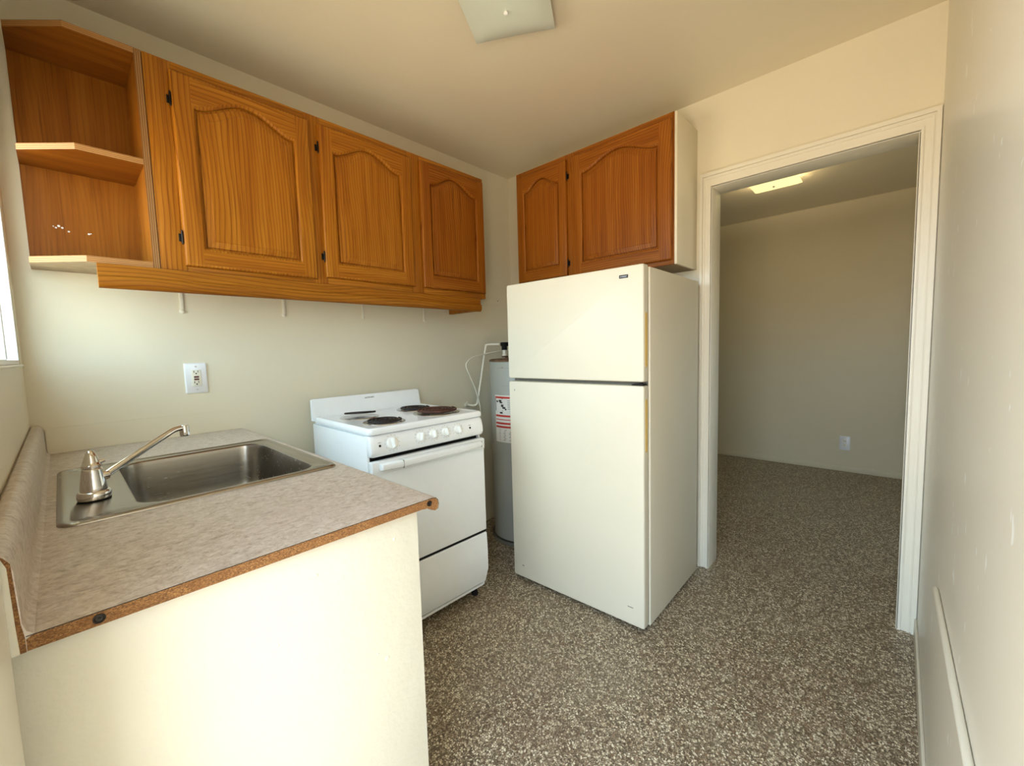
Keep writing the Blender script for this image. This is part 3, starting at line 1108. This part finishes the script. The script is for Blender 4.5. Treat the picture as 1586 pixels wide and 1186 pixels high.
# ------------------------------------------------------------------ fridge
fr = thing('fridge', 'cream top-freezer fridge with yellowed handle strips standing beside the doorway', 'fridge', (-.7586, -.6667, 0), R(-90 + 1.2308))
FW = .737
b = MB().box(-.003, .052, .018, FW + .0045, .65, 1.551, .003, 3)
b.build('body', M_FRIDGE, fr)
MB().box(.004, .044, .03, FW - .004, .0535, 1.547).build('gasket', M_GASK, fr)


def fdoor(name, z0, z1):
    b = MB()
    lps = []
    for d, y in ((.003, .0435), (.0, .040), (0, .012), (.0008, .004), (.0025, .001), (.005, 0)):
        lps.append([(p[0], y, p[1]) for p in rrect(d, z0 + d, FW - d, z1 - d, .008, 4)])
    b.loft(lps)
    return b.build(name, M_FRIDGE, fr)


fz = fdoor('freezer_door', 1.0835, 1.559)
fd = fdoor('refrigerator_door', .022, 1.068)
for door, z0, z1 in ((fz, 1.145, 1.366), (fd, .790, 1.012)):
    b = MB()
    def hs(d, x):
        return [(FW + x, p[0], p[1]) for p in rrect(.013 + d, z0 + d, .031 - d, z1 - d, .0088 - d, 6)]
    b.loft([hs(0, -.001), hs(0, .0016), hs(.0015, .0022), hs(.0045, .0018), hs(.006, .0004)], True, True)
    b.build('handle', M_YEL, door, label='yellowed plastic handle strip')
bd = MB().box(.632, -.0022, 1.5105, .671, .0004, 1.5235, .0006).build('badge', M_BADGE, fz, label='small black badge')
text_mesh('lettering', 'HOTPOINT', .0058, M_SILV, bd, Matrix.Translation((.6515, -.0023, 1.517)) @ FRONT)
b = MB()
b.box(FW - .055, .004, 1.0695, FW - .004, .05, 1.0745, .001)
b.lathe([(.006, 0), (.006, .013)], (FW - .02, .022, 1.069), 12)
b.build('hinge', M_HINGE, fr)
b = MB().box(FW - .05, .020, .014, FW - .006, .060, .0215, .001)
b.build('hinge_bracket', M_HINGE, fr)
MB().box(.01, .06, .004, FW - .01, .075, .0345).build('kick_plate', M_GASK, fr)
for x, y in ((.06, .12), (FW - .06, .12), (.06, .58), (FW - .06, .58)):
    MB().lathe([(.02, 0), (.022, .005), (.014, .012), (.012, .0348)], (x, y, 0), 14).build('foot', M_BLACK, fr)
b = MB()
for x, z, w, h in ((.036, 1.018, .004, .009), (.06, .085, .011, .006), (.66, .10, .026, .004), (.23, 1.0705, .006, .002)):
    MB().box(x, -.0008, z, x + w, .0003, z + h).build('scuff', M_INKG, fd)

# ------------------------------------------------------------------ water heater
HX, HY, HR = -.290, -.350, .212
wh = thing('water_heater', 'grey cylindrical water heater standing in the corner behind the fridge', 'water heater', (HX, HY, 0))
MB().lathe([(HR, .025), (HR, 1.150), (HR - .002, 1.156)], (0, 0, 0), 64).build('tank', M_TANK, wh)
MB().lathe([(HR - .001, 1.1562), (HR + .003, 1.158), (HR + .003, 1.166), (HR - .01, 1.172), (.02, 1.182)], (0, 0, 0), 64).build('top_cap', M_RUST, wh, label='rusty top')
MB().lathe([(HR + .016, 0), (HR + .018, .002), (HR + .018, .020), (HR + .014, .022), (HR + .012, .012), (HR - .01, .010)], (0, 0, 0), 64).build('drain_pan', M_GASK, wh)


def on_tank(a0, a1, z0, z1, d, n=12):
    """curved patch of thickness on the tank, angles in degrees"""
    b = MB()
    r0, r1 = HR + .0002, HR + d
    lps = []
    for k in range(n + 1):
        t = R(a0 + (a1 - a0) * k / n)
        c_, s_ = math.cos(t), math.sin(t)
        lps.append([(r0 * c_, r0 * s_, z0), (r1 * c_, r1 * s_, z0), (r1 * c_, r1 * s_, z1), (r0 * c_, r0 * s_, z1)])
    b.loft(lps)
    return b


lb = on_tank(166, 236, .655, .950, .0010).build('warning_label', M_LABELW, wh, label='white, black and red warning sticker')
for z0, z1 in ((.930, .942), (.815, .827), (.795, .800), (.768, .780), (.746, .758)):
    on_tank(167, 234, z0, z1, .0014).build('red_band', M_RED, lb)
def addp(a0, a1, z0, z1, mat=M_INK, par=lb):
    on_tank(a0, a1, z0, z1, .0015, 4).build('print_mark', mat, par)


for a0, a1, z0, z1 in ((167, 234, .852, .8545), (167, 234, .9275, .930), (167, 168.2, .8545, .9275), (170, 174, .905, .916), (176, 182, .908, .921), (178, 184, .900, .908), (181, 186, .877, .893), (184, 190, .866, .878), (189, 192, .858, .868)):
    addp(a0, a1, z0, z1)
for k in range(5):
    addp(194, 230 - (k * 7 % 9), .916 - k * .0125, .9185 - k * .0125)
addp(178, 184, .835, .846)
addp(200, 214, .834, .847)
for k in range(7):
    addp(176, 228 - (k * 5 % 11), .731 - k * .0105, .7335 - k * .0105)
for a0, a1, z0, z1 in ((176, 230, 1.116, 1.1185), (184, 187, 1.119, 1.127), (182, 198, 1.008, 1.0095), (199, 205, 1.004, 1.010)):
    addp(a0, a1, z0, z1, M_INKG, wh)
# fittings on top
VX, VY = -.0285, .130
MB().lathe([(.016, 1.176), (.016, 1.200), (.012, 1.204), (.012, 1.2285)], (VX, VY, 0), 16).build('cold_nipple', M_PIPEW, wh)
b = MB().lathe([(.0185, 1.229), (.0185, 1.256), (.013, 1.258)], (VX, VY, 0), 16)
b.box(VX - .020, VY - .020, 1.254, VX + .024, VY + .020, 1.281, .006)
b.build('valve', M_BLACK, wh, label='black valve fitting')
MB().box(VX - .055, VY - .055, 1.179, VX - .022, VY - .025, 1.191, .003).build('cover_tab', M_RUST, wh)

# pipe from the wall up to the valve, and a thin hose
o0 = Vector((-.470, -.0005, .863))
pth = [(-.470, -.028, .863), (-.470, -.060, .862), (-.468, -.088, .870), (-.462, -.100, .905), (-.422, -.100, 1.070), (-.376, -.100, 1.250), (-.3705, -.102, 1.264), (-.362, -.112, 1.2695), (-.350, -.150, 1.2695), (-.339, -.196, 1.2690)]
pp = thing('water_pipe', 'white water pipe bent from the wall up to the heater valve', 'pipe', o0)
MB().tube([Vector(p) - o0 for p in smoothpath(pth, 5)], .0075, 12).build('pipe_run', M_PIPEW, pp)
b = MB().tube([(-.035, -.014, .002), (.004, -.014, 0)], .010, 12)
b.tube([(0, -.0002, 0), (0, -.03, 0)], .011, 12)
b.lathe([(.022, .0003), (.020, .004), (.013, .006)], (0, 0, 0), 18, 'y')
b.build('wall_stub', M_PIPEW, pp)
hp_ = [(-.424, -.035, .790), (-.430, -.075, .800), (-.4588, -.118, .8448), (-.5066, -.132, .9682), (-.562, -.135, 1.0779), (-.5867, -.135, 1.133), (-.5687, -.135, 1.1652), (-.5233, -.135, 1.1885), (-.4247, -.135, 1.2045), (-.335, -.150, 1.2185), (-.25, -.16, 1.226), (-.20, -.22, 1.222), (-.185, -.28, 1.190)]
tag(MB().tube(smoothpath(hp_, 7), .0050, 10).build('water_hose', M_PIPEW), 'thin white hose looping over the top of the water heater', 'hose')

# ------------------------------------------------------------------ bits on the walls
for x, lab in ((-1.987, 'thin white shelf bracket strip above the outlet, leftmost of four under the cabinet'),
               (-1.600, 'thin white shelf bracket strip second from the left under the oak cabinet'),
               (-1.199, 'thin white shelf bracket strip third from the left under the oak cabinet, above the stove'),
               (-.796, 'thin white shelf bracket strip rightmost under the cabinet, beside the rail return')):
    b = MB().box(x - .0065, -.0055, 1.425, x + .0065, -.0003, 1.5465, .002)
    b.lathe([(.0095, 0), (.009, .005), (.004, .0075)], (x, -.0003, 1.424), 14, 'y')
    tag(b.build('bracket_strip', M_PIPEW), lab, 'bracket', 'bracket strips under the cabinet')
b = MB().box(-.330, -.006, 1.553, -.122, -.0003, 1.6035, .002)
pl = tag(b.build('blank_plate', M_WALL), 'painted-over blank cover plate on the wall right of the long cabinet', 'plate')
MB().lathe([(.005, 0), (.004, .0015), (.0005, .002)], (-.150, -.006, 1.584), 12, 'y').build('screw', M_INKG, pl)

b = MB().tube([(-.915, YC + .0058, .6130), (-.918, YC + .0058, .6135), (-.923, YC + .0058, .6139), (-1.3, YC + .0058, .6458), (-2.30, YC + .0058, .7305)], [.002, .0046, .0056, .0056, .0056], 14)
cnd = tag(b.build('conduit', M_TRIM), 'white painted conduit running along the right wall toward the camera', 'conduit')

# ------------------------------------------------------------------ ceiling lamps


def dish(size, sag, lift, n=14):
    """square bent-glass dish: centre hangs down, edges lift, corners dip"""
    loops = MB()
    bm = loops.bm
    def P(u, v, dz):
        e = max(abs(u), abs(v))
        z = -sag + sag * (.20 * (u * u + v * v) / 2 + .80 * e ** 4) - lift * (u * u) * (v * v)
        return (u * size / 2, v * size / 2, z + dz)
    g = {}
    for s, dz in ((0, 0), (1, .005)):
        for i in range(n + 1):
            for j in range(n + 1):
                g[s, i, j] = bm.verts.new(P(-1 + 2 * i / n, -1 + 2 * j / n, dz))
    for i in range(n):
        for j in range(n):
            bm.faces.new((g[0, i, j], g[0, i, j + 1], g[0, i + 1, j + 1], g[0, i + 1, j]))
            bm.faces.new((g[1, i, j], g[1, i + 1, j], g[1, i + 1, j + 1], g[1, i, j + 1]))
    for i in range(n):
        for a, c in (((i, 0), (i + 1, 0)), ((n, i), (n, i + 1)), ((i + 1, n), (i, n)), ((0, i + 1), (0, i))):
            bm.faces.new((g[0, *a], g[0, *c], g[1, *c], g[1, *a]))
    bmesh.ops.recalc_face_normals(bm, faces=bm.faces)
    return loops


def ceiling_lamp(label, loc, rz, glass, drop, size):
    t = thing('ceiling_lamp', label, 'ceiling lamp', loc, rz)
    MB().box(-size * .30, -size * .30, -.022, size * .30, size * .30, -.0005, .004).build('mount', M_WHITE, t)
    b = dish(size, .026, .004)
    bmesh.ops.translate(b.bm, vec=(0, 0, -drop), verts=b.bm.verts)
    b.build('glass_shade', glass, t, 50)
    z = -drop - .026
    b = MB().lathe([(.0005, z - .014), (.006, z - .012), (.008, z - .006), (.006, z - .001), (.003, z + .004), (.003, -.02)], (0, 0, 0), 16)
    b.build('finial', M_SILV if glass is M_LIT else M_WHITE, t)
    return t


ceiling_lamp('unlit square frosted glass lamp on the kitchen ceiling', (-1.185, -1.105, HC), R(30), M_SHADE, .038, .31)
lt = ceiling_lamp('lit square glass lamp glowing on the far room ceiling', (1.425, -1.42, HC), 0, M_LIT, .045, .315)
bl = bpy.data.lights.new('bulb', 'POINT')
bl.energy = 12
bl.color = (1.0, .80, .50)
bl.shadow_soft_size = .03
bo = bpy.data.objects.new('bulb', bl)
COL.objects.link(bo)
bo.parent = lt
bo.location = (0, 0, -.040)
